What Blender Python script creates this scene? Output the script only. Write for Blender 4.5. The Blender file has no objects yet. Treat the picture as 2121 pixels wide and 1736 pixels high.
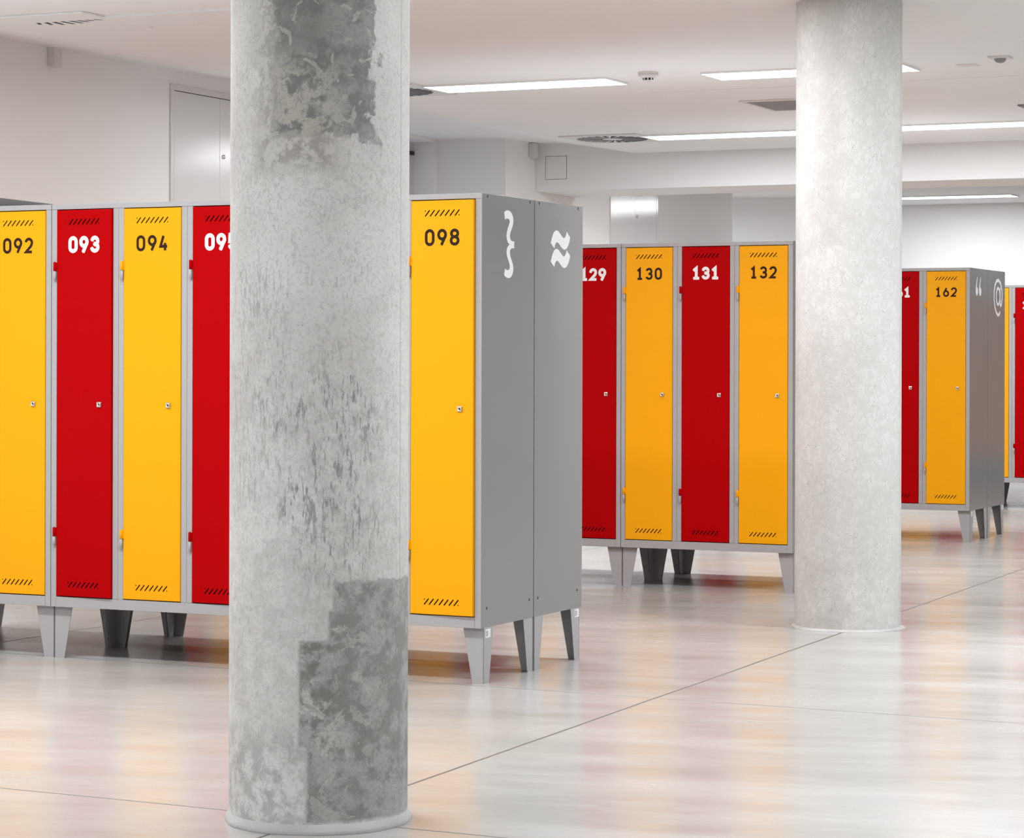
import bpy, bmesh, math, random
from mathutils import Vector, Matrix
PI = math.pi
random.seed(4)
S = bpy.context.scene
C = S.collection

# ------------------------------------------------------------------ camera
cam_data = bpy.data.cameras.new('camera')
cam = bpy.data.objects.new('camera', cam_data)
C.objects.link(cam)
YAW, ROLL = 0.4354, 0.0028
CAM = Vector((4.0636, -8.4696, 1.1958))
cam.matrix_world = (Matrix.Translation(CAM) @ Matrix.Rotation(YAW, 4, 'Z')
                    @ Matrix.Rotation(PI / 2, 4, 'X') @ Matrix.Rotation(ROLL, 4, 'Z'))
cam_data.sensor_width = 36.0
cam_data.sensor_fit = 'HORIZONTAL'
cam_data.lens = 5305.25 / 2121 * 36
cam_data.shift_x = 0.0
cam_data.shift_y = -(868 - 743.67) / 2121
cam_data.clip_end = 200
S.camera = cam

# ------------------------------------------------------------------ world, exposure
w = bpy.data.worlds.new('dusk_sky')
S.world = w
w.use_nodes = True
w.node_tree.nodes['Background'].inputs[0].default_value = (0.74, 0.84, 0.97, 1)
w.node_tree.nodes['Background'].inputs[1].default_value = 2.0
S.view_settings.view_transform = 'Standard'
S.view_settings.look = 'None'
S.view_settings.gamma = 1
S.view_settings.use_curve_mapping = False
S.view_settings.exposure = 0.0
LAMP = 4.0                       # glow of the lit ceiling lamp covers
WATT = 43.0                      # light each lamp sends down through its anti-glare cover
S.cycles.max_bounces = 7
S.cycles.diffuse_bounces = 4
S.cycles.glossy_bounces = 3
S.cycles.transmission_bounces = 3
S.cycles.adaptive_threshold = 0.03
S.cycles.sample_clamp_indirect = 8


# ------------------------------------------------------------------ node helper
class Sk:
    """a node socket with arithmetic"""
    def __init__(self, g, s): self.g, self.s = g, s
    def _m(self, op, *a): return self.g.math(op, self, *a)
    def __add__(self, o): return self._m('ADD', o)
    __radd__ = __add__
    def __sub__(self, o): return self._m('SUBTRACT', o)
    def __rsub__(self, o): return self.g.math('SUBTRACT', o, self)
    def __mul__(self, o): return self._m('MULTIPLY', o)
    __rmul__ = __mul__
    def __truediv__(self, o): return self._m('DIVIDE', o)
    def min(self, o): return self._m('MINIMUM', o)
    def max(self, o): return self._m('MAXIMUM', o)
    def abs(self): return self._m('ABSOLUTE')
    def pow(self, o): return self._m('POWER', o)
    def step(self, a, b, lo=0.0, hi=1.0):
        n = self.g.t.nodes.new('ShaderNodeMapRange')
        n.interpolation_type = 'SMOOTHSTEP'
        self.g.t.links.new(self.s, n.inputs[0])
        for i, v in enumerate((a, b, lo, hi)): n.inputs[i + 1].default_value = v
        return Sk(self.g, n.outputs[0])


class G:
    def __init__(self, name):
        self.m = bpy.data.materials.new(name)
        self.m.use_nodes = True
        self.t = self.m.node_tree
        self.b = self.t.nodes['Principled BSDF']
        tc = self.t.nodes.new('ShaderNodeTexCoord')
        self.P = tc.outputs['Object']
        sx = self.t.nodes.new('ShaderNodeSeparateXYZ')
        self.t.links.new(self.P, sx.inputs[0])
        self.x, self.y, self.z = (Sk(self, o) for o in sx.outputs)
    def put(self, inp, v):
        if isinstance(v, Sk): self.t.links.new(v.s, inp)
        elif v is not None: inp.default_value = v
    def math(self, op, *a):
        n = self.t.nodes.new('ShaderNodeMath'); n.operation = op
        for i, v in enumerate(a): self.put(n.inputs[i], v)
        return Sk(self, n.outputs[0])
    def vec(self, x, y, z):
        n = self.t.nodes.new('ShaderNodeCombineXYZ')
        for i, v in enumerate((x, y, z)): self.put(n.inputs[i], v)
        return Sk(self, n.outputs[0])
    def noise(self, scale, detail=4, rough=0.5, v=None, dist=0.0):
        n = self.t.nodes.new('ShaderNodeTexNoise')
        self.t.links.new(v.s if v else self.P, n.inputs['Vector'])
        n.inputs['Scale'].default_value = scale
        n.inputs['Detail'].default_value = detail
        n.inputs['Roughness'].default_value = rough
        n.inputs['Distortion'].default_value = dist
        return Sk(self, n.outputs[0])
    def voro(self, scale, feature='F1', v=None, rnd=1.0):
        n = self.t.nodes.new('ShaderNodeTexVoronoi'); n.feature = feature
        self.t.links.new(v.s if v else self.P, n.inputs['Vector'])
        n.inputs['Scale'].default_value = scale
        n.inputs['Randomness'].default_value = rnd
        return Sk(self, n.outputs[0])
    def mix(self, f, a, b):
        n = self.t.nodes.new('ShaderNodeMix'); n.data_type = 'RGBA'
        self.put(n.inputs[0], f)
        for i, v in ((6, a), (7, b)):
            self.put(n.inputs[i], v if isinstance(v, Sk) else (*v, 1))
        return Sk(self, n.outputs[2])
    def bump(self, h, strength=0.2, dist=0.01):
        n = self.t.nodes.new('ShaderNodeBump')
        n.inputs['Strength'].default_value = strength
        n.inputs['Distance'].default_value = dist
        self.put(n.inputs['Height'], h)
        self.t.links.new(n.outputs[0], self.b.inputs['Normal'])
    def set(self, color=None, rough=None, metal=None, spec=None, emit=None, estr=None, coat=None, ior=None):
        for k, v in (('Base Color', color), ('Roughness', rough), ('Metallic', metal), ('IOR', ior),
                     ('Specular IOR Level', spec), ('Emission Color', emit), ('Emission Strength', estr), ('Coat Weight', coat)):
            if v is not None:
                self.put(self.b.inputs[k], (*v, 1) if isinstance(v, tuple) else v)
        return self.m


def srgb(r, g, b):
    f = lambda c: (c / 255 / 12.92) if c <= 10 else ((c / 255 + 0.055) / 1.055) ** 2.4
    return (f(r), f(g), f(b))


def paint(name, col, rough=0.4, wave=0.0, grain=0.03, spec=0.5):
    g = G(name)
    n = g.noise(900, 2)
    c = g.mix(n, tuple(x * (1 - grain) for x in col), tuple(min(1, x * (1 + grain)) for x in col))
    g.set(color=c, rough=rough, spec=spec)
    h = g.noise(260, 2) * 0.0006
    if wave: h = h + g.noise(3.0, 1) * wave
    g.bump(h, 0.35, 1.0)
    return g.m


def plain(name, col, rough=0.5, metal=0.0, spec=0.5):
    g = G(name)
    c = g.mix(g.noise(120, 2), tuple(x * 0.97 for x in col), tuple(min(1, x * 1.03) for x in col))
    return g.set(color=c, rough=rough, metal=metal, spec=spec)


M = {}
M['grey'] = paint('grey_powder_coat', srgb(171, 169, 170), 0.42)
M['side'] = paint('grey_side_sheet', srgb(141, 140, 139), 0.055, wave=0.006)
M['yellow'] = paint('yellow_powder_coat', (0.95, 0.40, 0.003), 0.45, spec=0.15)
M['red'] = paint('red_powder_coat', (0.44, 0.0010, 0.0025), 0.42, spec=0.03)
M['ink'] = plain('dark_brown_vinyl', (0.032, 0.014, 0.009), 0.6, 0.0, 0.12)
M['white_vinyl'] = plain('white_vinyl', (0.85, 0.84, 0.84), 0.4)
M['chrome'] = plain('polished_nickel', (0.78, 0.72, 0.66), 0.22, 1.0)
M['dark'] = plain('dark_opening', (0.012, 0.012, 0.012), 0.7)
M['black_plastic'] = plain('black_plastic', (0.02, 0.02, 0.02), 0.5)
M['white_plastic'] = plain('white_plastic', (0.74, 0.72, 0.70), 0.45)
M['white_metal'] = paint('white_cabinet_enamel', (0.72, 0.71, 0.70), 0.06, wave=0.0006)
M['paper'] = plain('paper_label', (0.86, 0.86, 0.85), 0.6)
M['print'] = plain('label_print', (0.16, 0.14, 0.14), 0.6)
M['mesh_grey'] = plain('grey_grille_mesh', (0.24, 0.22, 0.22), 0.6)
M['vane'] = plain('diffuser_vane', (0.30, 0.29, 0.29), 0.5)
M['sheet_dark'] = plain('dark_grey_sheet', (0.12, 0.115, 0.11), 0.5)
M['plaster'] = plain('mortar', (0.50, 0.49, 0.475), 0.8)
M['frame_grey'] = plain('window_frame_paint', (0.62, 0.61, 0.62), 0.4)

g = G('lamp_diffuser_lit'); M['lamp'] = g.set(color=(0.9, 0.9, 0.9), rough=0.5, emit=(0.98, 0.99, 1.0), estr=LAMP)
M['lamp_off'] = plain('lamp_diffuser_unlit', (0.90, 0.89, 0.88), 0.5)
M['ceil_white'] = plain('ceiling_white_plastic', (0.90, 0.885, 0.875), 0.7, 0.0, 0.2)

g = G('wall_paint')
M['wall'] = g.set(color=g.mix(g.noise(1.3, 3), (0.86, 0.845, 0.835), (0.875, 0.86, 0.85)), rough=0.75, spec=0.25)
g.bump(g.noise(300, 2) * 0.0004, 0.3, 1.0)

g = G('ceiling_paint')
jl = ((g.y - 5.78 + g.x * 0.02).abs()).step(0.004, 0.012, 1, 0) * g.x.step(-1.9, -1.6)
jl2 = ((g.x + 3.2).abs()).step(0.0, 0.001, 0, 0)
base = g.mix(g.noise(0.9, 3), (0.905, 0.888, 0.878), (0.92, 0.903, 0.893))
M['ceil'] = g.set(color=g.mix(jl * 0.35, base, (0.42, 0.39, 0.36)), rough=0.8, spec=0.2)
g.bump(g.noise(0.8, 2) * 0.01 + g.noise(250, 2) * 0.0003, 0.3, 1.0)

# polished concrete floor
g = G('polished_concrete')
st = g.vec(g.x * 0.7 + g.y * 0.25, g.y * 2.2 - g.x * 0.5, 0.0)
big = g.noise(0.9, 5, 0.55, st, 0.6)
mid = g.noise(4.0, 6, 0.62, st, 0.4)
fine = g.noise(60, 4, 0.6)
warm = g.noise(0.55, 4, 0.55, None, 0.8)
col = g.mix(big.step(0.33, 0.68), (0.40, 0.39, 0.37), (0.475, 0.468, 0.455))
col = g.mix(mid.step(0.48, 0.72) * 0.35, col, (0.52, 0.515, 0.505))
col = g.mix(warm.step(0.52, 0.72) * 0.5, col, (0.44, 0.385, 0.31))
col = g.mix(fine.step(0.30, 0.42, 1, 0) * 0.25, col, (0.36, 0.33, 0.30))
speck = g.voro(16).step(0.0, 0.035, 1, 0) * g.noise(3.1, 2).step(0.50, 0.6)
col = g.mix(speck * 0.6, col, (0.12, 0.10, 0.09))
scr = (g.noise(5.0, 2, 0.5, g.vec(g.x * 0.5, g.y * 6.0, 0.0), 1.2) - 0.5).abs().step(0.0, 0.004, 1, 0) * g.noise(1.7, 2).step(0.56, 0.66)
col = g.mix(scr * 0.35, col, (0.26, 0.20, 0.15))
wob = (g.noise(2.0, 3) - 0.5) * 0.012
def line(d, wd): return (d + wob).abs().step(wd * 0.45, wd, 1, 0)
j1 = line(g.y + g.x * 0.042 + 0.026, 0.007)
j2 = line(g.y + g.x * 0.04 + 2.625, 0.0055)
j3 = line(g.y - g.x * 0.06 - 2.43, 0.008)
j4 = line(g.x + g.y * 0.030 - 0.712, 0.008)
j5 = line(g.x - g.y * 0.02 + 2.42, 0.007)
jj = (j1 * 0.75).max(j2).max(j3 * 0.5).max(j4).max(j5 * 0.8)
col = g.mix(jj * 0.85, col, (0.10, 0.085, 0.075))
ro = g.noise(1.6, 5, 0.6, st).step(0.3, 0.7, 0.17, 0.28) + jj * 0.4
M['floor'] = g.set(color=col, rough=ro, spec=0.30, ior=1.38)
g.bump(g.noise(1.5, 3, 0.5, st) * 0.010, 0.12, 1.0)


def smask(g, u, z, R, u0, u1, z0, z1, amp, n, soft=0.02):
    """mask with ragged edges for stains and painted shade, in the column's own coordinates"""
    d = ((u - u0) * R).min((u1 - u) * R).min(z - z0).min(z1 - z)
    return (d + (n - 0.5) * amp).step(-soft, soft)


def column_material(name, R, stained):
    g = G(name)
    u, z = g.x / R, g.z
    n1 = g.noise(7, 7, 0.65)
    n2 = g.noise(22, 6, 0.65)
    n3 = g.noise(120, 3, 0.6)
    big = g.noise(2.4, 4)
    vs = g.noise(26, 6, 0.68, g.vec(g.x * 2.6, g.y * 2.6, g.z * 0.55))
    vs2 = g.noise(60, 4, 0.65, g.vec(g.x * 2.4, g.y * 2.4, g.z * 0.6))
    vor = g.vec(g.x * 1.5 + (n1 - 0.5) * 0.16, g.y * 1.5 + (n2 - 0.5) * 0.12, g.z * 0.8 + (n1 - 0.5) * 0.2)
    if stained:
        col = g.mix(big.step(0.42, 0.58), (0.63, 0.61, 0.595), (0.72, 0.71, 0.695))
        col = g.mix(n2.step(0.35, 0.7) * 0.35, col, (0.73, 0.72, 0.70))
        col = g.mix(n3.step(0.5, 0.62) * 0.28, col, (0.36, 0.35, 0.335))
        ghost = (n2.step(0.40, 0.58, 1, 0)) * 0.26
        col = g.mix(ghost * z.step(1.35, 1.0), col, (0.40, 0.39, 0.375))
        # vertical streaks of the middle zone
        sm = smask(g, u, z, R, -0.40, 0.50, 0.66, 1.20, 0.30, n1, 0.07)
        sm2 = smask(g, u, z, R, -1.0, -0.45, 0.80, 1.42, 0.28, n1, 0.07)
        sk = (vs * 0.55 + vs2 * 0.45).step(0.50, 0.585)
        blot = n1.step(0.40, 0.60)
        col = g.mix(sk * (sm * (blot * 0.5 + 0.45) + sm2 * 0.45), col, (0.27, 0.265, 0.255))
        al = g.noise(55, 5, 0.65, g.vec(g.x * 2.0, g.y * 2.0, g.z * 0.8)).step(0.53, 0.60)
        col = g.mix(al * n1.step(0.46, 0.56) * 0.32, col, (0.33, 0.325, 0.315))
        # pale water-mark contours
        rid = (n1 - 0.5).abs().step(0.0, 0.012, 1, 0)
        rm = smask(g, u, z, R, -0.82, 0.75, 1.55, 2.0, 0.1, n2, 0.05)
        col = g.mix(rid * rm * 0.5, col, (0.34, 0.335, 0.325))
        rid2 = (g.noise(9, 5, 0.6, g.vec(g.x * 1.6, g.y * 1.6, g.z * 0.6)) - 0.5).abs().step(0.0, 0.006, 1, 0)
        col = g.mix(rid2 * n2.step(0.46, 0.62) * 0.4, col, (0.34, 0.33, 0.31))
        # upper patch
        mot = n1 * 0.5 + n2 * 0.5
        p1 = smask(g, u, z, R, -0.50, 0.58, 1.755, 4.0, 0.14, n2, 0.008)
        p1b = smask(g, u, z, R, -0.72, 0.20, 1.66, 2.25, 0.26, n2, 0.03)
        pc = g.mix(mot.step(0.44, 0.57), (0.20, 0.205, 0.195), (0.34, 0.34, 0.328))
        pc = g.mix(smask(g, u, z, R, -0.42, -0.02, 1.98, 3.0, 0.14, n1, 0.03) * n2.step(0.4, 0.6) * 0.7, pc, (0.155, 0.165, 0.15))
        br = g.mix(n2.step(0.44, 0.56), (0.27, 0.255, 0.225), (0.56, 0.545, 0.51))
        col = g.mix(p1b * 0.7, col, br)
        fl = g.noise(16, 4, 0.55, None, 1.0).step(0.565, 0.60)
        pc = g.mix(fl * 0.75, pc, (0.50, 0.49, 0.46))
        lb = smask(g, u, z, R, -0.6, 0.12, 1.70, 1.93, 0.12, n1, 0.05)
        pc = g.mix(lb * n2.step(0.44, 0.54) * 0.95, pc, (0.47, 0.45, 0.41))
        pc = g.mix(n3.step(0.5, 0.62) * 0.35, pc, (0.19, 0.19, 0.18))
        col = g.mix(p1 * 0.93, col, pc)
        # lower right patches
        a = smask(g, u, z, R, 0.16, 1.1, 0.50, 0.635, 0.11, mot, 0.005)
        b = smask(g, u, z, R, -0.215, 1.1, 0.22, 0.487, 0.022, n2, 0.006)
        c = smask(g, u, z, R, -0.13, 1.1, 0.03, 0.30, 0.04, n2, 0.006)
        a2 = smask(g, u, z, R, 0.11, 1.1, 0.40, 0.56, 0.04, n2, 0.006)
        pl = (a.max(a2)).max(b).max(c)
        lc = g.mix(mot.step(0.44, 0.56), (0.245, 0.245, 0.232), (0.40, 0.405, 0.392))
        hole = g.noise(13, 6, 0.65, None, 0.8).step(0.535, 0.565)
        edge = smask(g, u, z, R, -0.22, 0.16, 0.20, 0.50, 0.08, n1, 0.04)
        lc = g.mix(hole * (u.step(0.75, 0.45) * 0.45 + 0.15 + edge * 0.4), lc, (0.52, 0.505, 0.475))
        lc = g.mix(edge * n2.step(0.43, 0.53, 1, 0) * 0.8, lc, (0.17, 0.165, 0.145))
        lc = g.mix(n3.step(0.5, 0.62) * 0.35, lc, (0.21, 0.21, 0.20))
        col = g.mix(pl * 0.93, col, lc)
        bottom = smask(g, u, z, R, -1.2, -0.1, -0.1, 0.24, 0.12, n1, 0.06)
        col = g.mix(bottom * n2.step(0.40, 0.60, 1, 0) * 0.45, col, (0.30, 0.295, 0.285))
        seam = (u - 0.892).abs().step(0.003, 0.009, 1, 0)
        col = g.mix(seam * 0.4, col, (0.30, 0.29, 0.28))
        pore = g.voro(26).step(0.0, 0.075, 1, 0) * g.noise(5, 2).step(0.56, 0.62)
        col = g.mix(pore * 0.7, col, (0.10, 0.10, 0.10))
        chip = smask(g, u, z, R, -0.25, 0.05, 1.255, 1.33, 0.05, n2, 0.01) * g.noise(30, 4, 0.7, None, 1.0).step(0.60, 0.64)
        col = g.mix(chip * 0.8, col, (0.12, 0.12, 0.12))
    else:
        col = g.mix(big.step(0.35, 0.65), (0.60, 0.595, 0.58), (0.67, 0.665, 0.65))
        col = g.mix(n3.step(0.5, 0.7) * 0.12, col, (0.42, 0.41, 0.39))
        shade_band = smask(g, u, z, R, -0.68, -0.12, 1.7, 4.0, 0.22, n1, 0.06)  # shade between the lit edges, painted into the column colour
        col = g.mix(shade_band * 0.45, col, (0.40, 0.385, 0.36))
        col = g.mix(n2.step(0.44, 0.54, 1, 0) * 0.25, col, (0.42, 0.41, 0.39))
        e = g.voro(17, 'DISTANCE_TO_EDGE', vor).step(0.0, 0.05, 1, 0)
        col = g.mix(e * n2.step(0.46, 0.56) * 0.5, col, (0.36, 0.345, 0.325))
        rid = (g.noise(8, 6, 0.65, g.vec(g.x * 1.6, g.y * 1.6, g.z * 0.7)) - 0.5).abs().step(0.0, 0.007, 1, 0)
        col = g.mix(rid * n2.step(0.45, 0.55) * 0.6, col, (0.30, 0.31, 0.29))
        low = smask(g, u, z, R, -0.75, 0.5, -0.1, 0.30, 0.2, n1, 0.06)
        col = g.mix(low * n1.step(0.40, 0.58, 1, 0) * 0.4, col, (0.42, 0.40, 0.37))
        pore = g.voro(24).step(0.0, 0.06, 1, 0) * g.noise(5, 2).step(0.53, 0.6)
        col = g.mix(pore * 0.75, col, (0.10, 0.10, 0.10))
        seam = (u - 0.965).abs().step(0.003, 0.009, 1, 0)
        col = g.mix(seam * 0.3, col, (0.35, 0.34, 0.33))
    g.set(color=col, rough=0.62, spec=0.35)
    g.bump(n2 * 0.004 + n3 * 0.0012 + g.noise(45, 4, 0.6) * 0.002, 0.45, 1.0)
    return g.m


# ------------------------------------------------------------------ mesh helpers
def box(bm, x0, x1, y0, y1, z0, z1, bev=0.0, mi=0):
    vs = [bm.verts.new((x, y, z)) for x in (x0, x1) for y in (y0, y1) for z in (z0, z1)]
    fs = []
    for f in ((0, 1, 3, 2), (4, 6, 7, 5), (0, 4, 5, 1), (2, 3, 7, 6), (0, 2, 6, 4), (1, 5, 7, 3)):
        fc = bm.faces.new([vs[i] for i in f]); fc.material_index = mi; fs.append(fc)
    if bev:
        es = list({e for f in fs for e in f.edges})
        r = bmesh.ops.bevel(bm, geom=es, offset=bev, segments=2, affect='EDGES', profile=0.6)
        for f in r['faces']: f.material_index = mi
    return vs


def lathe(bm, prof, n=64, cx=0, cy=0, mi=0, smooth=True):
    rings = []
    for r, z in prof:
        rings.append([bm.verts.new((cx + r * math.cos(2 * PI * i / n), cy + r * math.sin(2 * PI * i / n), z)) for i in range(n)])
    for a, b in zip(rings, rings[1:]):
        for i in range(n):
            f = bm.faces.new((a[i], a[(i + 1) % n], b[(i + 1) % n], b[i])); f.smooth = smooth; f.material_index = mi
    return rings


def disc(bm, ring, mi=0, flip=False):
    f = bm.faces.new(ring[::-1] if flip else ring); f.material_index = mi


def poly(bm, pts, mi=0):
    """filled 2-D outline given as 3-D points"""
    vs = [bm.verts.new(p) for p in pts]
    es = [bm.edges.new((vs[i], vs[(i + 1) % len(vs)])) for i in range(len(vs))]
    r = bmesh.ops.triangle_fill(bm, use_beauty=True, use_dissolve=False, edges=es)
    for f in r['geom']:
        if isinstance(f, bmesh.types.BMFace): f.material_index = mi


def finish(name, bm, mats, recalc=True):
    if recalc: bmesh.ops.recalc_face_normals(bm, faces=bm.faces)
    me = bpy.data.meshes.new(name)
    bm.to_mesh(me); bm.free()
    for m in (mats if isinstance(mats, (list, tuple)) else [mats]): me.materials.append(m)
    return me


def obj(name, data, parent=None, loc=(0, 0, 0), rz=0.0, label=None):
    o = bpy.data.objects.new(name, data)
    C.objects.link(o)
    o.location = loc
    o.rotation_euler = (0, 0, rz)
    if parent: o.parent = parent
    if label: o['label'] = label
    return o


def thing(o, label, cat, group=None):
    o['label'] = label; o['category'] = cat
    if group: o['group'] = group
    return o


def root(name, loc, label, cat, group=None, rz=0.0):
    o = bpy.data.objects.new(name, None)
    C.objects.link(o)
    o.empty_display_size = 0.1
    o.location = loc; o.rotation_euler = (0, 0, rz)
    return thing(o, label, cat, group)


def struct(name, bm, mat, parent=None):
    o = obj(name, finish(name, bm, mat), parent)
    if not parent: o['kind'] = 'structure'
    return o


# ------------------------------------------------------------------ the room
ZC = 2.796
X0, X1, Y0, Y1 = -4.15, 6.6, -11.5, 17.25
bm = bmesh.new(); box(bm, -9.5, X1 + 0.2, Y0 - 0.2, Y1 + 0.2, -0.2, 0.0); struct('floor', bm, M['floor'])

bm = bmesh.new()
prof = [(X1 + 0.2, ZC), (-3.45, ZC), (-4.05, 2.892), (-4.307, 2.897), (-9.5, 3.0)]
low = [[bm.verts.new((x, y, z)) for x, z in prof] for y in (Y0 - 0.2, Y1 + 0.2)]
top = [[bm.verts.new((x, y, 3.25)) for x, z in prof] for y in (Y0 - 0.2, Y1 + 0.2)]
n = len(prof)
for i in range(n - 1):
    bm.faces.new((low[0][i], low[0][i + 1], low[1][i + 1], low[1][i]))
    bm.faces.new((top[0][i], top[1][i], top[1][i + 1], top[0][i + 1]))
    for k in (0, 1): bm.faces.new((low[k][i], low[k][i + 1], top[k][i + 1], top[k][i]))
for i in (0, n - 1): bm.faces.new((low[0][i], low[1][i], top[1][i], top[0][i]))
struct('ceiling', bm, M['ceil'])

WH = 3.2
bm = bmesh.new()
box(bm, -4.45, -4.15, Y0, 6.4, 0, WH)                 # near stretch
box(bm, -5.2, -4.45, 6.2, 6.4, 0, WH)
box(bm, -5.2, -4.9, 6.4, 7.2, 0, WH)                  # window recess
box(bm, -5.2, -4.9, 7.2, 9.352, 0, 0.95)
box(bm, -5.2, -4.9, 7.2, 9.352, 2.883, WH)
box(bm, -5.2, -4.9, 9.352, 9.4, 0, WH)
box(bm, -5.2, -4.307, 9.4, 14.48, 0, WH)              # far stretch
struct('wall_left', bm, M['wall'])
bm = bmesh.new(); box(bm, -9.5, X1, Y1, Y1 + 0.2, 0, WH); struct('wall_back', bm, M['wall'])
bm = bmesh.new(); box(bm, X1, X1 + 0.2, Y0, Y1 + 0.2, 0, WH); struct('wall_right', bm, M['wall'])
bm = bmesh.new(); box(bm, -4.45, X1, Y0 - 0.2, Y0, 0, WH); struct('wall_front', bm, M['wall'])
bm = bmesh.new(); box(bm, -9.5, -9.3, 14.0, Y1, 0, WH); box(bm, -9.3, -5.2, 14.0, 14.2, 0, WH); struct('wall_passage', bm, M['wall'])
bm = bmesh.new(); box(bm, -4.307, X1, 9.965, 10.75, 2.52, 3.0, 0.004); struct('trim_1', bm, M['wall'])   # boxed beam

# window in the recess
win = root('window_1', (-5.12, 8.27, 0.95), 'window in the deep reveal of the left wall', 'window')
for k in ('label', 'category'): del win[k]
win['kind'] = 'structure'
bm = bmesh.new()
for a, b, c, d in ((-1.07, -1.0, 0, 1.933), (1.02, 1.082, 0, 1.933), (-1.0, 1.02, 0, 0.06), (-1.0, 1.02, 1.87, 1.933), (-0.03, 0.03, 0.06, 1.87)):
    box(bm, -0.03, 0.035, a, b, c, d, 0.003)
obj('window_frame', finish('window_frame', bm, M['frame_grey']), win)
bm = bmesh.new(); box(bm, -0.004, 0.004, -1.0, 1.02, 0.06, 1.87)
gl = G('window_glass'); gl.b.inputs['Transmission Weight'].default_value = 1.0
gl.set(color=(1, 1, 1), rough=0.0)
obj('pane', finish('pane', bm, gl.m), win)
bm = bmesh.new(); box(bm, 0.037, 0.052, 0.62, 1.075, 1.835, 1.865, 0.002)
obj('blind_rail', finish('blind_rail', bm, M['black_plastic']), win)


# ------------------------------------------------------------------ columns
def column(name, x, y, R, stained, label):
    t = root(name, (x, y, 0), label, 'column', rz=math.atan2(CAM.x - x, -(CAM.y - y)))
    bm = bmesh.new()
    lathe(bm, [(R, 0.0), (R, 2.796)], 160)
    obj('shaft', finish('shaft', bm, column_material(name + '_surface', R, stained)), t)
    bm = bmesh.new()
    prof = [(R - 0.002, 0.028), (R + 0.003, 0.022), (R + 0.006, 0.016), (R + 0.009, 0.011), (R + 0.0105, 0.006), (R + 0.010, 0.0005)]
    if not stained: prof = [(R - 0.002, 0.012), (R + 0.004, 0.008), (R + 0.012, 0.005), (R + 0.016, 0.0005)]
    rg = lathe(bm, prof, 160)
    rnd = random.Random(8)
    for r in rg:
        for v in r:
            a = math.atan2(v.co.y, v.co.x)
            k = 1 + (0.012 * math.sin(5 * a + 1) + 0.008 * math.sin(11 * a) + rnd.uniform(-0.003, 0.003)) * (v.co.xy.length - R) / 0.014
            v.co.x *= k; v.co.y *= k
    obj('mortar_collar', finish('mortar_collar', bm, M['plaster']), t)


column('concrete_column', 0.803, -2.646, 0.2318, True, 'thick raw concrete column with dark grey patches, nearest to the viewer')
column('concrete_column', 0.591, 2.567, 0.2360, False, 'pale concrete column with fine cracks, in front of the lockers with doors 160 to 162')

# ------------------------------------------------------------------ lockers
W, D, ZB, ZT = 0.9478, 0.465, 0.206, 1.805
CW = W / 3
RAIL_T, RAIL_B, STL = 0.021, 0.041, 0.0255
DZ0, DZ1 = ZB + RAIL_B + 0.003, ZT - RAIL_T - 0.003
DW, DH = CW - 2 * STL - 0.003, DZ1 - DZ0


def carcass_mesh():
    bm = bmesh.new()
    t = 0.002
    for s in (0, 1):                                   # side sheets: material 1
        x = 0 if s == 0 else W - t
        box(bm, x, x + t, 0.004, D, ZB, ZT, 0.0008, 1)
    box(bm, t, W - t, D - t, D, ZB, ZT, 0, 1)
    box(bm, t, W - t, 0.004, D - t, ZB, ZB + t, 0, 2)  # bottom sheet coloured dark to deepen the shade under the locker
    for c in (1, 2):
        box(bm, c * CW - 0.001, c * CW + 0.001, 0.02, D - t, ZB + t, ZT - 0.003, 0)
    for c in range(3):                                 # stiles
        for a, b in ((c * CW, c * CW + STL), ((c + 1) * CW - STL, (c + 1) * CW)):
            lo = ZB if (c == 0 and a == 0) or (c == 2 and b > W - 0.001) else ZB + RAIL_B
            box(bm, a + 0.0006, b - 0.0006, 0.0006, 0.020, lo, ZT - RAIL_T, 0.0007)
    box(bm, 0.0003, W - 0.0003, 0, 0.020, ZT - RAIL_T + 0.0008, ZT, 0.0012)
    box(bm, STL, W - STL, 0, 0.020, ZB, ZB + RAIL_B - 0.0008, 0.0009)
    return finish('carcass', bm, [M['grey'], M['side'], M['sheet_dark']])


def top_mesh():
    bm = bmesh.new(); box(bm, 0.003, W - 0.003, 0.021, D - 0.003, ZT - 0.004, ZT - 0.001, 0.0006)
    return finish('top_panel', bm, M['grey'])


def slots():
    """centre lines of the seven slashes and two dots of one vent, in door coordinates"""
    out = []
    for vz, up in ((DH - 0.047, 1), (0.047, -1)):
        for i in range(7):
            cx = DW / 2 - 0.0625 + i * 0.0208
            a = (cx - 0.0083, vz - 0.0098); b = (cx + 0.0083, vz + 0.0098)
            out.append((a, b))
            if i == 0: d = (a[0] - 0.0003, vz + 0.0085); out.append((d, d))
            if i == 6: d = (b[0] + 0.0003, vz - 0.0085); out.append((d, d))
    return out


def capsule(a, b, r, n=6):
    dx, dz = b[0] - a[0], b[1] - a[1]
    th = math.atan2(dz, dx) if dx or dz else 0
    pts = []
    for c, s in ((b, -PI / 2), (a, PI / 2)):
        for i in range(n + 1):
            if s == PI / 2 and a == b and i in (0, n): continue
            an = th + s + PI * i / n
            pts.append((c[0] + r * math.cos(an), c[1] + r * math.sin(an)))
    return pts


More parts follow.
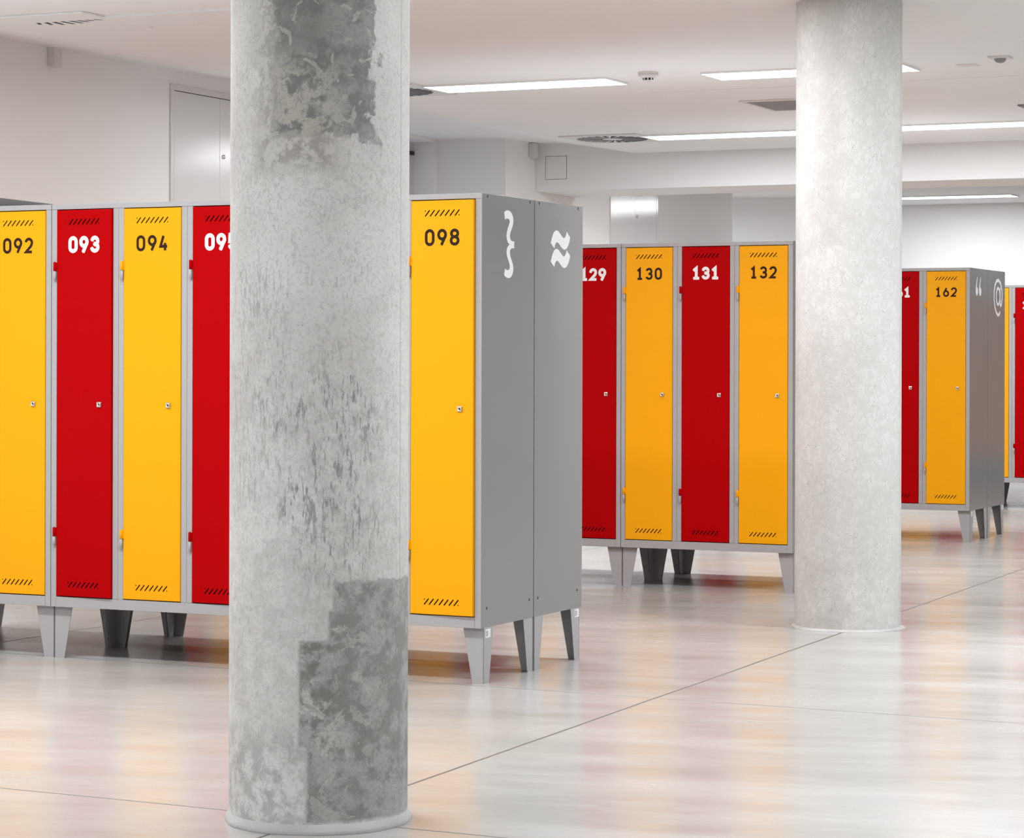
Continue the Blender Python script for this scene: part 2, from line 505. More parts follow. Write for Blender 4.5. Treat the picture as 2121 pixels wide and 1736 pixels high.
def door_mesh(mat):
    """sheet-steel door with real louvre slots; hinge edge at x = 0, face at y = -0.003"""
    bm = bmesh.new()
    yf, r = -0.0030, 0.0022
    ring = lambda ins, y: [bm.verts.new(p) for p in ((ins, y, ins), (DW - ins, y, ins), (DW - ins, y, DH - ins), (ins, y, DH - ins))]
    a = ring(r, yf); b = ring(r * 0.3, yf + r * 0.3); c = ring(0, yf + r); d = ring(0, 0.016); e = ring(0.012, 0.016)
    for p, q in ((a, b), (b, c), (c, d), (d, e)):
        for i in range(4): bm.faces.new((p[i], p[(i + 1) % 4], q[(i + 1) % 4], q[i]))
    es = [bm.edges.get((a[i], a[(i + 1) % 4])) for i in range(4)]
    for s, t in slots():
        loop = [bm.verts.new((x, yf, z)) for x, z in capsule(s, t, 0.0025)]
        back = [bm.verts.new((v.co.x, yf + 0.0014, v.co.z)) for v in loop]
        k = len(loop)
        for i in range(k):
            es.append(bm.edges.new((loop[i], loop[(i + 1) % k])))
        for i in range(k):
            bm.faces.new((loop[i], loop[(i + 1) % k], back[(i + 1) % k], back[i]))
    bmesh.ops.triangle_fill(bm, use_beauty=True, use_dissolve=False, edges=es)
    bmesh.ops.recalc_face_normals(bm, faces=bm.faces)
    return finish('door', bm, mat, False)


def hinge_mesh(mat):
    bm = bmesh.new()
    r = 0.0062
    for z0, z1, mi in ((0.037, 0.072, 0), (0.0, 0.0362, 1)):
        rg = lathe(bm, [(r * 0.6, z1 + (0.0015 if mi == 0 else 0)), (r, z1 - 0.001), (r, z0 + 0.001), (r * 0.7, z0)], 16, -0.0075, -0.0065, mi)
        disc(bm, rg[0], mi); disc(bm, rg[-1], mi, True)
        box(bm, -0.0075 if mi == 0 else -0.013, 0.003 if mi == 0 else -0.0075, -0.0045, 0.0005, z0 + 0.001, z1 - 0.001, 0, mi)
    rg = lathe(bm, [(0.003, 0.0), (0.0026, -0.005)], 12, -0.0075, -0.0065, 2)
    disc(bm, rg[-1], 2, True)
    return finish('hinge', bm, [mat, M['grey'], M['chrome']])


def lock_mesh():
    bm = bmesh.new()
    box(bm, -0.0108, 0.0108, -0.0060, 0.0, -0.0108, 0.0108, 0.0035, 0)
    rg = lathe(bm, [(0.0085, 0), (0.0080, 0.0015), (0.0052, 0.0020), (0.0050, 0.0010), (0.0001, 0.0010)], 24, 0, 0, 0)
    for ringv in rg:
        for v in ringv: v.co = Vector((v.co.x, -0.0060 - v.co.z, v.co.y))
    box(bm, -0.0011, 0.0011, -0.0080, -0.0068, -0.0028, 0.0032, 0, 1)
    return finish('lock', bm, [M['chrome'], M['dark']])


def leg_mesh(sx, sy):
    """L-profile leg: upright corner at the origin, both flanges taper; sx, sy point along the flanges"""
    bm = bmesh.new()
    h, a, b, t = ZB, 0.084, 0.046, 0.0025
    for ax in (0, 1):
        pts = [(0, 0), (b, 0), (a, h), (0, h)]
        fr = []
        for off in (0, t):
            fr.append([bm.verts.new((sx * p, sy * off, z) if ax == 0 else (sx * off, sy * p, z)) for p, z in pts])
        bm.faces.new(fr[0]); bm.faces.new(fr[1][::-1])
        for i in range(4): bm.faces.new((fr[0][i], fr[0][(i + 1) % 4], fr[1][(i + 1) % 4], fr[1][i]))
    bmesh.ops.recalc_face_normals(bm, faces=bm.faces)
    return finish('leg', bm, M['grey'], False)


# ---- digits drawn as strokes (centre-line box 0.0297 x 0.0516)
CWD, CHD = 0.0297, 0.0516


def arc(cx, cz, rx, rz, a0, a1, n=14):
    return [(cx + rx * math.cos(math.radians(a0 + (a1 - a0) * i / n)), cz + rz * math.sin(math.radians(a0 + (a1 - a0) * i / n))) for i in range(n + 1)]


def digit(ch):
    w, h = CWD, CHD
    r = w / 2
    if ch == '0':
        return [(arc(r, h - r, r, r, 0, 180) + arc(r, r, r, r, 180, 360), True)]
    if ch == '1':
        return [([(w * 0.08, h * 0.80), (w * 0.52, h), (w * 0.52, 0)], False), ([(w * 0.08, 0), (w * 0.95, 0)], False)]
    if ch == '2':
        return [(arc(r, h - r, r, r, 172, 0) + [(w * 0.95, h * 0.58), (w * 0.80, h * 0.43), (w * 0.04, 0.0), (w, 0)], False)]
    if ch == '3':
        r1, r2 = h * 0.225, h * 0.265
        return [(arc(r, h - r1 - 0.002, r * 0.92, r1 + 0.002, 165, -80) + [(w * 0.42, h * 0.535)], False),
                ([(w * 0.42, h * 0.535)] + arc(r, r2, r, r2, 75, -165), False)]
    if ch == '4':
        return [([(w * 0.48, h * 1.04), (w * 0.02, h * 0.24), (w * 1.05, h * 0.24)], False), ([(w * 0.72, h * 0.50), (w * 0.72, -0.0035)], False)]
    if ch == '5':
        rr = h * 0.30
        return [([(w * 0.95, h), (w * 0.12, h), (w * 0.06, h * 0.53)] + arc(r, rr, r, rr, 128, -160, 18), False)]
    if ch == '6':
        rz = h * 0.31
        return [(arc(r, rz, r, rz, 0, 360, 24)[:-1], True), ([(w * 0.62, h * 1.03), (w * 0.04, h * 0.42)], False)]
    if ch == '7':
        return [([(0, h), (w, h), (w * 0.35, -0.004)], False)]
    if ch == '8':
        r1, r2 = h * 0.235, h * 0.265
        return [(arc(r, h - r1, r * 0.90, r1, 0, 360, 24)[:-1], True), (arc(r, r2, r, r2, 0, 360, 24)[:-1], True)]
    if ch == '9':
        rz = h * 0.31
        return [(arc(r, h - rz, r, rz, 0, 360, 24)[:-1], True), ([(w * 0.98, h * 0.62), (w * 0.40, -0.003)], False)]


def stroke(bm, pts, wd, closed, rnd, f, mi=0, lift=0.0):
    """ribbon of width wd along pts; f maps 2-D to 3-D"""
    P = [Vector(p) for p in pts]
    n = len(P)
    L, Rr = [], []
    for i in range(n):
        a = P[(i - 1) % n] if (closed or i > 0) else None
        b = P[(i + 1) % n] if (closed or i < n - 1) else None
        d1 = (P[i] - a).normalized() if a is not None else None
        d2 = (b - P[i]).normalized() if b is not None else None
        if d1 is None: d1 = d2
        if d2 is None: d2 = d1
        n1, n2 = Vector((-d1.y, d1.x)), Vector((-d2.y, d2.x))
        m = n1 + n2
        m = m.normalized() if m.length > 1e-6 else n1
        k = wd / 2 / max(0.42, m.dot(n1))
        L.append(P[i] + m * k); Rr.append(P[i] - m * k)
    vl = [bm.verts.new(f(p, lift)) for p in L]; vr = [bm.verts.new(f(p, lift)) for p in Rr]
    for i in range(n if closed else n - 1):
        j = (i + 1) % n
        try:
            fc = bm.faces.new((vr[i], vr[j], vl[j], vl[i])); fc.material_index = mi
        except ValueError: pass
    if not closed and rnd:
        for p, q in ((P[0], P[1]), (P[-1], P[-2])):
            d = (p - q).normalized(); r = wd / 2; k = 0.55 * r
            nn = Vector((-d.y, d.x))
            c = [p + nn * r, p + nn * r * 0.8 + d * k * 0.8, p + nn * r * 0.4 + d * k, p - nn * r * 0.4 + d * k, p - nn * r * 0.8 + d * k * 0.8, p - nn * r]
            bm.faces.new([bm.verts.new(f(x, lift + 0.00002)) for x in c]).material_index = mi


def number_mesh(txt, white):
    bm = bmesh.new()
    wd = 0.0155 if white else 0.0114
    x = -(2 * 0.0524 + CWD) / 2
    lf = 0
    for ch in txt:
        for pts, cl in digit(ch):
            lf += 0.00003
            stroke(bm, [(x + p[0], p[1] - CHD / 2) for p in pts], wd, cl, white, lambda p, l: (p[0], -0.0034 - l, p[1]), 0, lf)
        x += 0.0524
    return finish('number', bm, M['white_vinyl' if white else 'ink'], False)


MESH = dict(carcass=carcass_mesh(), top=top_mesh(), lock=lock_mesh(),
            door={k: door_mesh(M[k]) for k in ('red', 'yellow')}, hinge={k: hinge_mesh(M[k]) for k in ('red', 'yellow')},
            leg={(sx, sy): leg_mesh(sx, sy) for sx in (1, -1) for sy in (1, -1)})


def sticker_mesh():
    bm = bmesh.new()
    box(bm, 0.0, 0.0006, 0.0, 0.041, 0.0, 0.031)
    for a, b, c, d in ((0.006, 0.018, 0.025, 0.0265), (0.005, 0.017, 0.018, 0.023), (0.006, 0.017, 0.011, 0.016), (0.005, 0.016, 0.005, 0.009),
                       (0.022, 0.029, 0.020, 0.0215), (0.022, 0.030, 0.014, 0.0155), (0.022, 0.031, 0.008, 0.0095)):
        box(bm, 0.0006, 0.0008, a, b, c, d, 0, 1)
    return finish('sticker', bm, [M['paper'], M['print']])


STK = sticker_mesh()


def holes_mesh():
    bm = bmesh.new()
    rg = lathe(bm, [(0.0045, 0.0), (0.0040, 0.0007)], 16)
    disc(bm, rg[-1])
    for v in bm.verts: v.co = Vector((v.co.z, v.co.x, v.co.y * 1.25))
    return finish('bolt_hole', bm, M['dark'])


HOLE = holes_mesh()


def locker(x, y, nums, label, group, back=False, first_red=None, ajar=(0, 0, 0), end=False):
    """x, y: front left corner of a front unit. A back unit faces the other way behind it."""
    if back: t = root('locker', (x + W, y + 0.936, 0), label, 'locker', group, rz=PI)
    else: t = root('locker', (x, y, 0), label, 'locker', group)
    obj('carcass', MESH['carcass'], t)
    obj('top_panel', MESH['top'], t)
    for px, sx in ((0.0005, 1), (W - 0.0005, -1)):
        for py, sy in ((0.027, 1), (D - 0.004, -1)):
            lg = obj('leg', MESH['leg'][(sx, sy)], t, (px, py, 0))
            if end and sy == 1 and ((sx == -1) != back):
                # the outer end shows a paper sticker on this leg
                if back: obj('sticker', STK, lg, (-0.0002, 0.045, 0.170), PI, label='white printed paper sticker')
                else: obj('sticker', STK, lg, (0.0001, 0.016, 0.168), label='white printed paper sticker')
    for c in range(3):
        red = (int(nums[c]) % 2 == 1) if nums else ((c + first_red) % 2 == 0)
        k = 'red' if red else 'yellow'
        d = obj('door', MESH['door'][k], t, (c * CW + STL + 0.0015, 0, DZ0), -math.radians(ajar[c]), label=k + ' door' + (' numbered ' + nums[c] if nums else ''))
        for hz in (1.503 - DZ0, 0.449 - DZ0): obj('hinge', MESH['hinge'][k], d, (0, 0, hz))
        obj('lock', MESH['lock'], d, (DW - 0.0545, -0.003, 1.0115 - DZ0))
        if nums:
            obj('number', number_mesh(nums[c], red), d, (DW / 2, 0, DH - 0.137), label=('white' if red else 'dark brown') + ' number ' + nums[c])
    if end:
        xs = -0.0001 if back else W + 0.0001
        for yy, zz in ((0.049, 1.795), (0.425, 1.795), (0.428, 0.277), (0.051, 0.277)):
            obj('bolt_hole', HOLE, t, (xs, yy, zz), PI if back else 0)
    return t


def emblem(parent, name, outlines, strokes, back, label):
    """white vinyl sign on the end of a row; outlines in (depth from the row front, height)"""
    bm = bmesh.new()
    if back: f = lambda p, l=0.0: (-0.0006 - l, 0.936 - p[0], p[1])
    else: f = lambda p, l=0.0: (W + 0.0006 + l, p[0], p[1])
    for o in outlines: poly(bm, [f(p) for p in o])
    for i, (pts, wd, cl) in enumerate(strokes): stroke(bm, pts, wd, cl, True, f, 0, i * 0.00004)
    obj(name, finish(name, bm, M['white_vinyl']), parent, label=label)


BR = [(0.1914, 1.7439), (0.2054, 1.7502), (0.2231, 1.753), (0.2422, 1.7512), (0.2601, 1.7428), (0.2713, 1.7293), (0.2741, 1.7124), (0.2693, 1.699), (0.2582, 1.6834), (0.2472, 1.6698), (0.2428, 1.6564), (0.2473, 1.6453), (0.2608, 1.6389), (0.2818, 1.6389), (0.2819, 1.6125), (0.2609, 1.612), (0.2476, 1.6068), (0.2432, 1.5963), (0.2464, 1.5833), (0.2581, 1.5686), (0.2703, 1.5521), (0.2753, 1.5372), (0.2718, 1.522), (0.2616, 1.5085), (0.2461, 1.5006), (0.2292, 1.4987), (0.2106, 1.5014), (0.192, 1.5088), (0.2002, 1.5342), (0.2126, 1.5295), (0.2281, 1.5287), (0.2392, 1.5332), (0.2427, 1.5418), (0.2391, 1.5539), (0.2279, 1.5676), (0.2167, 1.5821), (0.2131, 1.5951), (0.2165, 1.6084), (0.2253, 1.6181), (0.2399, 1.6255), (0.2252, 1.6322), (0.2172, 1.6421), (0.2127, 1.6569), (0.2161, 1.6721), (0.2249, 1.6875), (0.2359, 1.7012), (0.2416, 1.7118), (0.2366, 1.719), (0.2233, 1.7219), (0.2114, 1.7206), (0.199, 1.7162)]
TL = [(0.6181, 1.6475), (0.6299, 1.6678), (0.6417, 1.684), (0.656, 1.6944), (0.6728, 1.6991), (0.6897, 1.6969), (0.7067, 1.6889), (0.7262, 1.678), (0.7384, 1.6722), (0.7472, 1.6714), (0.7554, 1.6744), (0.7652, 1.6837), (0.7724, 1.6978), (0.8065, 1.6766), (0.7997, 1.6595), (0.7875, 1.6432), (0.7729, 1.6317), (0.7533, 1.6256), (0.7338, 1.6282), (0.7167, 1.6363), (0.6973, 1.6473), (0.6852, 1.6521), (0.678, 1.6524), (0.6683, 1.649), (0.6588, 1.6398), (0.6531, 1.6269)]
PITCH = 0.95
N3 = lambda a: ['%03d' % (a + i) for i in range(3)]
GR = ['lockers of the nearest row', 'lockers of the second row', 'lockers of the third row', 'lockers of the fourth row']

# nearest row
u = locker(-2 * PITCH - W, 0, N3(90), 'grey locker with yellow door 092, cut by the left edge of the picture', GR[0])
locker(-PITCH - W, 0, N3(93), 'grey locker with red door 093, yellow door 094 and red door 095', GR[0], ajar=(1.6, 0, 1.6))
e = locker(-W, 0, N3(96), 'grey locker with yellow door 098 ajar and a white curly brace on its side', GR[0], ajar=(0, 0, 2.2), end=True)
emblem(e, 'brace_sign', [BR], [], False, 'white curly brace')
# the bent sheet standing up on the leftmost locker
bm = bmesh.new()
pr = [(-0.003, 0.003), (-0.32, 0.042), (-0.6, 0.078), (-0.9, 0.105)]
for yy in (0.0, 0.0015):
    pass
f0 = [bm.verts.new((W + x, 0.07, ZT - 0.001)) for x, z in pr]; f1 = [bm.verts.new((W + x, 0.07 - z * 0.45, ZT - 0.001 + z)) for x, z in pr]
b0 = [bm.verts.new((W + x, 0.073, ZT - 0.001)) for x, z in pr]; b1 = [bm.verts.new((W + x, 0.073 - z * 0.45, ZT - 0.001 + z)) for x, z in pr]
for i in range(3):
    for q in ((f0[i], f0[i + 1], f1[i + 1], f1[i]), (b0[i], b1[i], b1[i + 1], b0[i + 1]), (f1[i], f1[i + 1], b1[i + 1], b1[i])): bm.faces.new(q)
obj('bent_flap', finish('bent_flap', bm, M['sheet_dark']), u, label='dark grey bent-up top sheet')
locker(-2 * PITCH - W, 0, None, 'locker backing onto the one with door 092, only its legs in view', GR[0], True, 0)
locker(-PITCH - W, 0, None, 'locker backing onto doors 093 to 095, only its dark legs in view below them', GR[0], True, 1)
e = locker(-W, 0, None, 'grey locker end panel with a white wavy double tilde, behind door 098', GR[0], True, 0, end=True)
emblem(e, 'tilde_sign', [TL, [(a, b - 0.0722) for a, b in TL]], [], True, 'white double tilde')

# second row
xr, yr = -0.157, 4.004
locker(xr - W, yr, N3(130), 'grey locker with yellow door 130, red door 131 and yellow door 132', GR[1], end=True)
locker(xr - PITCH - W, yr, N3(127), 'grey locker with red door 129, seen past the double tilde panel', GR[1])
locker(xr - 2 * PITCH - W, yr, N3(124), 'locker with doors 124 to 126, hidden behind the nearest row', GR[1])
locker(xr - 3 * PITCH - W, yr, N3(121), 'locker with doors 121 to 123, hidden behind the nearest row', GR[1])
locker(xr - W, yr, None, 'locker backing onto doors 130 to 132, its dark legs in view below them', GR[1], True, 1)
locker(xr - PITCH - W, yr, None, 'locker hidden behind the one with red door 129', GR[1], True, 0)

# third row
xr, yr = -0.301, 8.029
e = locker(xr - W, yr, N3(160), 'grey locker with yellow door 162 and white quotation marks on its shiny side', GR[2], end=True)
q = [(0.198, 1.742), (0.188, 1.750), (0.172, 1.722), (0.158, 1.695), (0.148, 1.668), (0.150, 1.645), (0.160, 1.629), (0.178, 1.622), (0.198, 1.629), (0.209, 1.645), (0.209, 1.664), (0.198, 1.677), (0.180, 1.680), (0.184, 1.705)]
emblem(e, 'quote_sign', [q, [(a + 0.085, b) for a, b in q]], [], False, 'white opening quotation marks')
locker(xr - PITCH - W, yr, N3(157), 'locker with doors 157 to 159, hidden behind the second row', GR[2])
e = locker(xr - W, yr, None, 'grey locker end panel with a white at-sign, behind yellow door 162', GR[2], True, 0, end=True)
ring = arc(0.744, 1.640, 0.112, 0.098, -62, 232, 30)
emblem(e, 'at_sign', [], [([(0.796, 1.5250), (0.770, 1.508), (0.735, 1.505), (0.695, 1.520), (0.655, 1.560), (0.634, 1.61), (0.634, 1.66), (0.655, 1.705), (0.70, 1.737), (0.755, 1.742), (0.81, 1.722), (0.848, 1.675), (0.852, 1.62), (0.835, 1.580), (0.812, 1.568), (0.797, 1.580), (0.797, 1.63), (0.797, 1.69)], 0.022, False),
                          (arc(0.742, 1.632, 0.050, 0.056, 0, 360, 24)[:-1], 0.020, True)], True, 'white at-sign')

# fourth row: the stile at X = -1.013 parts a yellow from a red door
xl = -1.013 - CW
locker(xl, 12.04, N3(192), 'grey locker with red door at the right edge of the picture', GR[3])
locker(xl - PITCH, 12.04, N3(189), 'far locker hidden behind the third row', GR[3])
locker(xl, 12.04, None, 'locker backing onto the red door at the right edge', GR[3], True, 0)
# lockers along the back wall, seen only mirrored in the third row's shiny side
for i, lab in enumerate(('nearest to the left', 'in the middle', 'nearest to the right')):
    locker(0.2 + i * PITCH, 16.2, None, 'locker along the back wall beyond the right edge, %s of three' % lab, 'lockers along the back wall', first_red=i % 2)

# ------------------------------------------------------------------ ceiling fittings
def lamp_meshes():
    L, Wd = 1.165, 0.345
    bm = bmesh.new()
    for a, b, c, d in ((-L / 2, L / 2, -Wd / 2, -Wd / 2 + 0.006), (-L / 2, L / 2, Wd / 2 - 0.006, Wd / 2), (-L / 2, -L / 2 + 0.006, -Wd / 2 + 0.006, Wd / 2 - 0.006), (L / 2 - 0.006, L / 2, -Wd / 2 + 0.006, Wd / 2 - 0.006)):
        box(bm, a, b, c, d, -0.012, 0.0, 0.001)
    hs = finish('housing', bm, M['ceil_white'])
    out = []
    for m in ('lamp', 'lamp_off'):
        bm = bmesh.new(); box(bm, -L / 2 + 0.0065, L / 2 - 0.0065, -Wd / 2 + 0.0065, Wd / 2 - 0.0065, -0.0115, -0.001, 0.0)
        out.append(finish('diffuser', bm, M[m]))
    return hs, out


HS, DF = lamp_meshes()
AREA = {}
SPREAD = 180


def lamp(x, y, label, on=True):
    t = root('ceiling_lamp', (x, y, ZC), label, 'lamp', 'flat rectangular ceiling lamps')
    obj('housing', HS, t)
    obj('diffuser', DF[0 if on else 1], t)
    if on:
        if 'd' not in AREA:
            a = AREA['d'] = bpy.data.lights.new('lamp_light', 'AREA')
            a.shape = 'RECTANGLE'; a.size = 1.14; a.size_y = 0.32
            a.energy = WATT; a.spread = math.radians(SPREAD); a.color = (0.94, 0.974, 1.0)
        obj('lamp_light', AREA['d'], t, (0, 0, -0.014))


lamp(-2.16, 1.755, 'unlit flat ceiling lamp beside the slotted air outlet at the top left', False)
lamp(-2.16, 5.075, 'lit flat ceiling lamp just right of the patched concrete column')
lamp(-0.425, 5.075, 'lit flat ceiling lamp half behind the top of the pale column')
lamp(-2.235, 8.66, 'lit flat ceiling lamp right of the round swirl outlet, ending at the pale column')
lamp(-0.43, 8.60, 'lit flat ceiling lamp running out of the picture on the right')
lamp(-2.55, 16.0, 'lit flat ceiling lamp seen under the boxed beam, near the back wall')
lamp(-0.30, 1.52, 'lit flat ceiling lamp just above the top edge of the picture, beside the patched column')
lamp(-2.85, 0.25, 'lit flat ceiling lamp near the left wall, out of the picture on the left')
lamp(2.75, 1.58, 'lit flat ceiling lamp above the near floor, out of the picture at the top')
lamp(-6.3, 15.6, 'added unseen ceiling lamp that brightens the side passage')  # unseen lamp added to brighten the dark passage wall
k = 0
for y in (-5.2, -1.75, 1.755, 5.075, 8.62, 11.05):
    for x in (-2.16, -0.425, 2.75):
        if (y, x) in ((11.05, -0.425), (1.755, -2.16), (1.755, -0.425), (5.075, -2.16), (5.075, -0.425)) or (y > 8 and x < 0 and y < 9): continue
        where = 'behind the viewer' if y < -8 else 'above the viewer' if y < -3 else 'above the near floor' if y < 4 else 'right of the picture' if x > 0 else 'behind the boxed beam'
        k += 1
        lamp(x, y, 'lit flat ceiling lamp %s, %.0f m along and %.1f m across' % (where, y + 12, x + 4))


def swirl_mesh():
    bm = bmesh.new()
    h = 0.30
    box(bm, -h, h, -h, h, -0.010, 0.0, 0.002, 0)
    pl = finish('face_plate', bm, M['white_plastic'])
    sl = bmesh.new()
    n = 24
    for i in range(n):
        a = 2 * PI * i / n
        ca, sa = math.cos(a), math.sin(a)
        tw = 0.17
        pts = []
        for r, o in ((0.075, -0.006), (0.255, -0.017), (0.258, 0.017), (0.075, 0.006)):
            b = a + tw * (r - 0.075) / 0.18
            pts.append((r * math.cos(b) - o * math.sin(b), r * math.sin(b) + o * math.cos(b)))
        v0 = [sl.verts.new((x, y, -0.0108)) for x, y in pts]; v1 = [sl.verts.new((x, y, -0.0095)) for x, y in pts]
        sl.faces.new(v0)
        for j in range(4): sl.faces.new((v0[j], v0[(j + 1) % 4], v1[(j + 1) % 4], v1[j]))
    return pl, finish('slot_ring', sl, M['dark'])


SWP, SWS = swirl_mesh()
bmv = bmesh.new()
for i in range(24):
    a = 2 * PI * (i + 0.32) / 24
    p0, p1 = Vector((0.085 * math.cos(a), 0.085 * math.sin(a))), Vector((0.25 * math.cos(a + 0.16), 0.25 * math.sin(a + 0.16)))
    d = (p1 - p0).normalized() * 0.004; d = Vector((-d.y, d.x))
    vs = []
    for z in (-0.0125, -0.0106): vs.append([bmv.verts.new((p.x, p.y, z)) for p in (p0 - d, p1 - d * 2, p1 + d * 2, p0 + d)])
    bmv.faces.new(vs[0])
    for j in range(4): bmv.faces.new((vs[0][j], vs[0][(j + 1) % 4], vs[1][(j + 1) % 4], vs[1][j]))
SWV = finish('vanes', bmv, M['vane'])
for x, y, lab in ((-3.04, 5.07, 'swirl air outlet peeking out beside the patched column'),
                  (-3.09, 8.62, 'round swirl air outlet in the middle of the ceiling, above the beam hatch')):
    t = root('air_diffuser', (x, y, ZC), lab, 'air vent', 'swirl outlets beside the lamps')
    obj('face_plate', SWP, t); obj('slot_ring', SWS, t); obj('vanes', SWV, t)
t = root('air_diffuser', (-3.02, 1.70, ZC), 'air outlet with one row of short black slots, top left of the ceiling', 'air vent')
bm = bmesh.new(); box(bm, -0.30, 0.30, -0.30, 0.30, -0.0105, 0.0, 0.004)
obj('face_plate', finish('face_plate', bm, M['ceil_white']), t)
bm = bmesh.new()
for i in range(8):
    x = -0.095 + 0.045 * i
    ln = 0.045 + 0.055 * math.sin(PI * min(1, (i + 0.6) / 6.5))
    a = -0.55 + 0.19 * i
    c, sn = math.cos(a) * ln, math.sin(a) * ln * 0.8
    v = [bm.verts.new(p) for p in ((x - 0.010, -0.09, -0.0108), (x + 0.014, -0.09, -0.0108), (x + 0.012 + sn * 0.9, -0.09 + c, -0.0108), (x - 0.006 + sn * 0.9, -0.09 + c, -0.0108))]
    bm.faces.new(v)
    v2 = [bm.verts.new((q.co.x, q.co.y, -0.0095)) for q in v]
    for j in range(4): bm.faces.new((v[j], v[(j + 1) % 4], v2[(j + 1) % 4], v2[j]))
obj('slots', finish('slots', bm, M['dark']), t)

# return grille
t = root('return_grille', (-1.02, 6.79, ZC), 'square grey mesh grille on the ceiling, cut off by the pale column', 'air vent')
bm = bmesh.new(); h = 0.325
for a, b, c, d in ((-h, h, -h, -h + 0.028), (-h, h, h - 0.028, h), (-h, -h + 0.028, -h + 0.028, h - 0.028), (h - 0.028, h, -h + 0.028, h - 0.028)): box(bm, a, b, c, d, -0.010, 0, 0.002)
obj('grille_frame', finish('grille_frame', bm, M['white_plastic']), t)
bm = bmesh.new(); box(bm, -h + 0.028, h - 0.028, -h + 0.028, h - 0.028, -0.006, -0.001)
obj('mesh_panel', finish('mesh_panel', bm, M['mesh_grey']), t)

# smoke detector
t = root('smoke_detector', (-1.268, 4.78, ZC), 'white round smoke detector between the two front lamps', 'smoke detector')
bm = bmesh.new()
rg = lathe(bm, [(0.058, 0), (0.058, -0.012), (0.054, -0.013), (0.054, -0.015), (0.0575, -0.016), (0.0575, -0.024), (0.045, -0.031), (0.033, -0.033), (0.033, -0.034), (0.001, -0.034)], 48)
obj('detector_body', finish('detector_body', bm, M['white_plastic']), t)
bm = bmesh.new(); rg = lathe(bm, [(0.030, -0.033), (0.030, -0.051)], 40); disc(bm, rg[1], 0, True)
obj('sensing_chamber', finish('sensing_chamber', bm, M['black_plastic']), t)
bm = bmesh.new()
rg = lathe(bm, [(0.034, -0.047), (0.035, -0.051), (0.028, -0.054), (0.001, -0.054)], 40)
for i in range(10):
    a = 2 * PI * i / 10
    vs = box(bm, 0.0295, 0.0345, -0.0035, 0.0035, -0.049, -0.033)
    bmesh.ops.rotate(bm, verts=vs, cent=(0, 0, 0), matrix=Matrix.Rotation(a, 3, 'Z'))
obj('cage', finish('cage', bm, M['white_plastic']), t)

# ceiling speaker plate / sensor at the right
t = root('motion_sensor', (0.70, 4.85, ZC), 'small white ceiling sensor on a square base, top right of the picture', 'sensor')
bm = bmesh.new(); box(bm, -0.055, 0.055, -0.055, 0.055, -0.010, 0, 0.002); obj('base', finish('base', bm, M['white_plastic']), t)
bm = bmesh.new(); lathe(bm, [(0.032, -0.010), (0.030, -0.020), (0.020, -0.030), (0.001, -0.034)], 32); obj('lens', finish('lens', bm, M['vane']), t)
bm = bmesh.new(); box(bm, -0.055, 0.055, -0.045, 0.045, -0.003, 0, 0.001)
o = obj('blank_plate', finish('blank_plate', bm, M['white_plastic']), None, (0.445, 5.15, ZC))
thing(o, 'small flat blanking plate on the ceiling, left of the square-based sensor', 'plate')
bm = bmesh.new(); h = 0.3
box(bm, -h, h, -h, h, -0.010, 0, 0.002); o = obj('access_panel', finish('access_panel', bm, M['mesh_grey']), None, (0.47, 7.68, ZC))
thing(o, 'grey ceiling panel just entering at the right edge, above the last lamp', 'panel')


# wall sensors
def pir(x, y, z, label):
    t = root('wall_sensor', (x, y, z), label, 'sensor')
    bm = bmesh.new(); box(bm, 0, 0.05, -0.035, 0.035, 0, 0.115, 0.005); obj('sensor_body', finish('sensor_body', bm, M['white_plastic']), t)
    bm = bmesh.new(); box(bm, 0.0502, 0.052, -0.02, 0.02, 0.02, 0.06, 0.001); obj('lens', finish('lens', bm, M['white_plastic']), t)
    bm = bmesh.new(); box(bm, 0.0502, 0.0512, 0.012, 0.016, 0.072, 0.076); obj('indicator', finish('indicator', bm, M['dark']), t)


pir(-4.15, 3.19, 2.788, 'small white box sensor high on the wall at the top left')
pir(-4.307, 9.86, 2.778, 'small white box sensor in the corner beside the boxed beam')

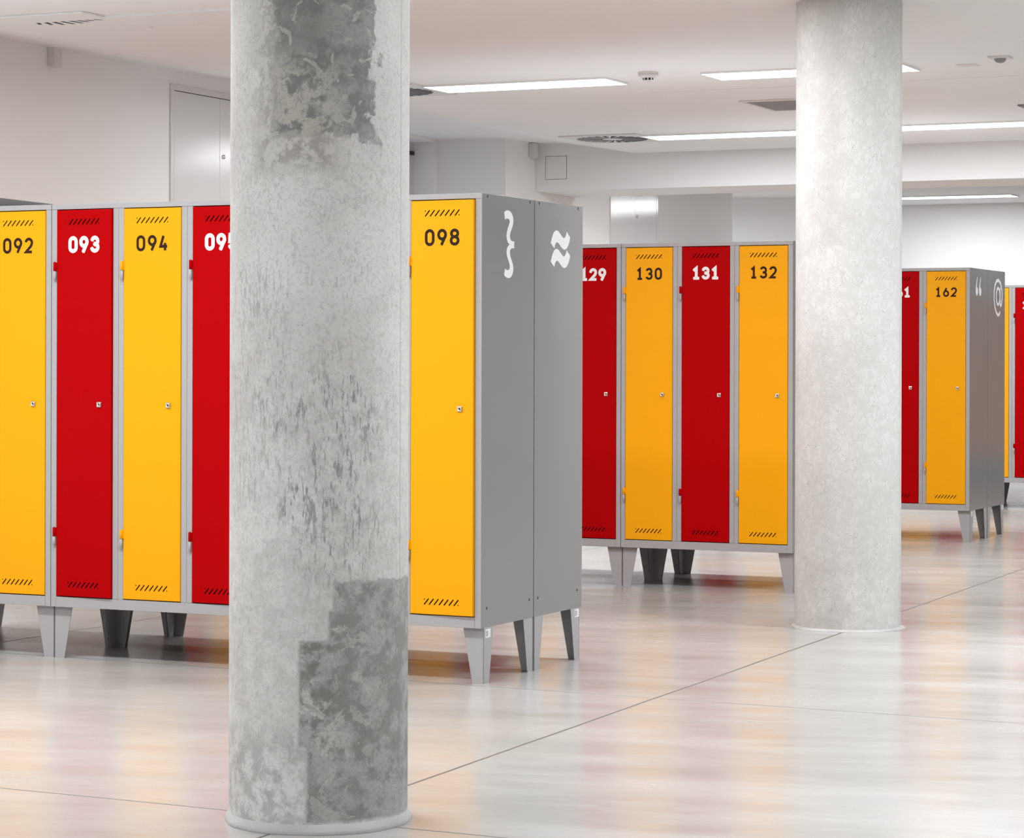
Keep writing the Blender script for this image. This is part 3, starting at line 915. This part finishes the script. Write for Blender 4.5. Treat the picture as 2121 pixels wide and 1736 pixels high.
# hatch on the beam
t = root('beam_hatch', (-4.133, 9.965, 2.703), 'square flush hatch with a thin dark outline on the beam', 'hatch')
bm = bmesh.new(); box(bm, -0.088, 0.088, -0.0018, 0.0, -0.088, 0.088, 0.0006); obj('hatch_panel', finish('hatch_panel', bm, M['wall']), t)
bm = bmesh.new()
for a, b, c, d in ((-0.0925, 0.0925, -0.0925, -0.089), (-0.0925, 0.0925, 0.089, 0.0925), (-0.0925, -0.090, -0.089, 0.089), (0.0885, 0.0925, -0.089, 0.089)): box(bm, a, b, -0.0012, 0, c, d)
obj('shadow_gap', finish('shadow_gap', bm, M['mesh_grey']), t)


# ------------------------------------------------------------------ recessed wall cabinets
def cabinet(x, ya, yseam, yb, zt, label, zk):
    t = root('wall_cabinet', (x, ya, 0), label, 'cabinet')
    b = yb - ya; s = yseam - ya; z0 = 0.10
    bm = bmesh.new()
    fw = 0.036
    box(bm, 0.0, 0.010, 0, fw, z0, zt, 0.0015); box(bm, 0, 0.010, b - fw, b, z0, zt, 0.0015)
    box(bm, 0, 0.010, fw, b - fw, zt - 0.036, zt, 0.0015); box(bm, 0, 0.010, fw, b - fw, z0, z0 + 0.036, 0.0015)
    obj('cabinet_frame', finish('cabinet_frame', bm, M['white_metal']), t)
    bm = bmesh.new(); box(bm, 0.0, 0.002, fw, b - fw, z0 + 0.036, zt - 0.036); obj('cabinet_back', finish('cabinet_back', bm, M['dark']), t)
    for i, (p, q) in enumerate(((fw + 0.0025, s - 0.001), (s + 0.001, b - fw - 0.0025))):
        bm = bmesh.new(); box(bm, 0.003, 0.009, p, q, z0 + 0.040, zt - 0.040, 0.0015)
        d = obj('door', finish('door', bm, M['white_metal']), t)
        if i == 1:
            bm = bmesh.new(); rg = lathe(bm, [(0.014, 0.009), (0.014, 0.016), (0.010, 0.018), (0.001, 0.018)], 24)
            for v in bm.verts: v.co = Vector((v.co.z, s + 0.040 + v.co.x, zk + v.co.y))
            box(bm, 0.018, 0.0186, s + 0.0385, s + 0.0415, zk - 0.006, zk + 0.006, 0, 1)
            obj('knob', finish('knob', bm, [M['chrome'], M['dark']]), d, label='chrome turn lock')


cabinet(-4.15, 4.385, 4.936, 5.49, 2.817, 'tall white metal wall cabinet left of the patched column, with a bright lamp reflection', 2.425)
cabinet(-4.307, 11.47, 12.012, 12.55, 2.80, 'tall white metal wall cabinet under the beam, above door 129', 2.43)
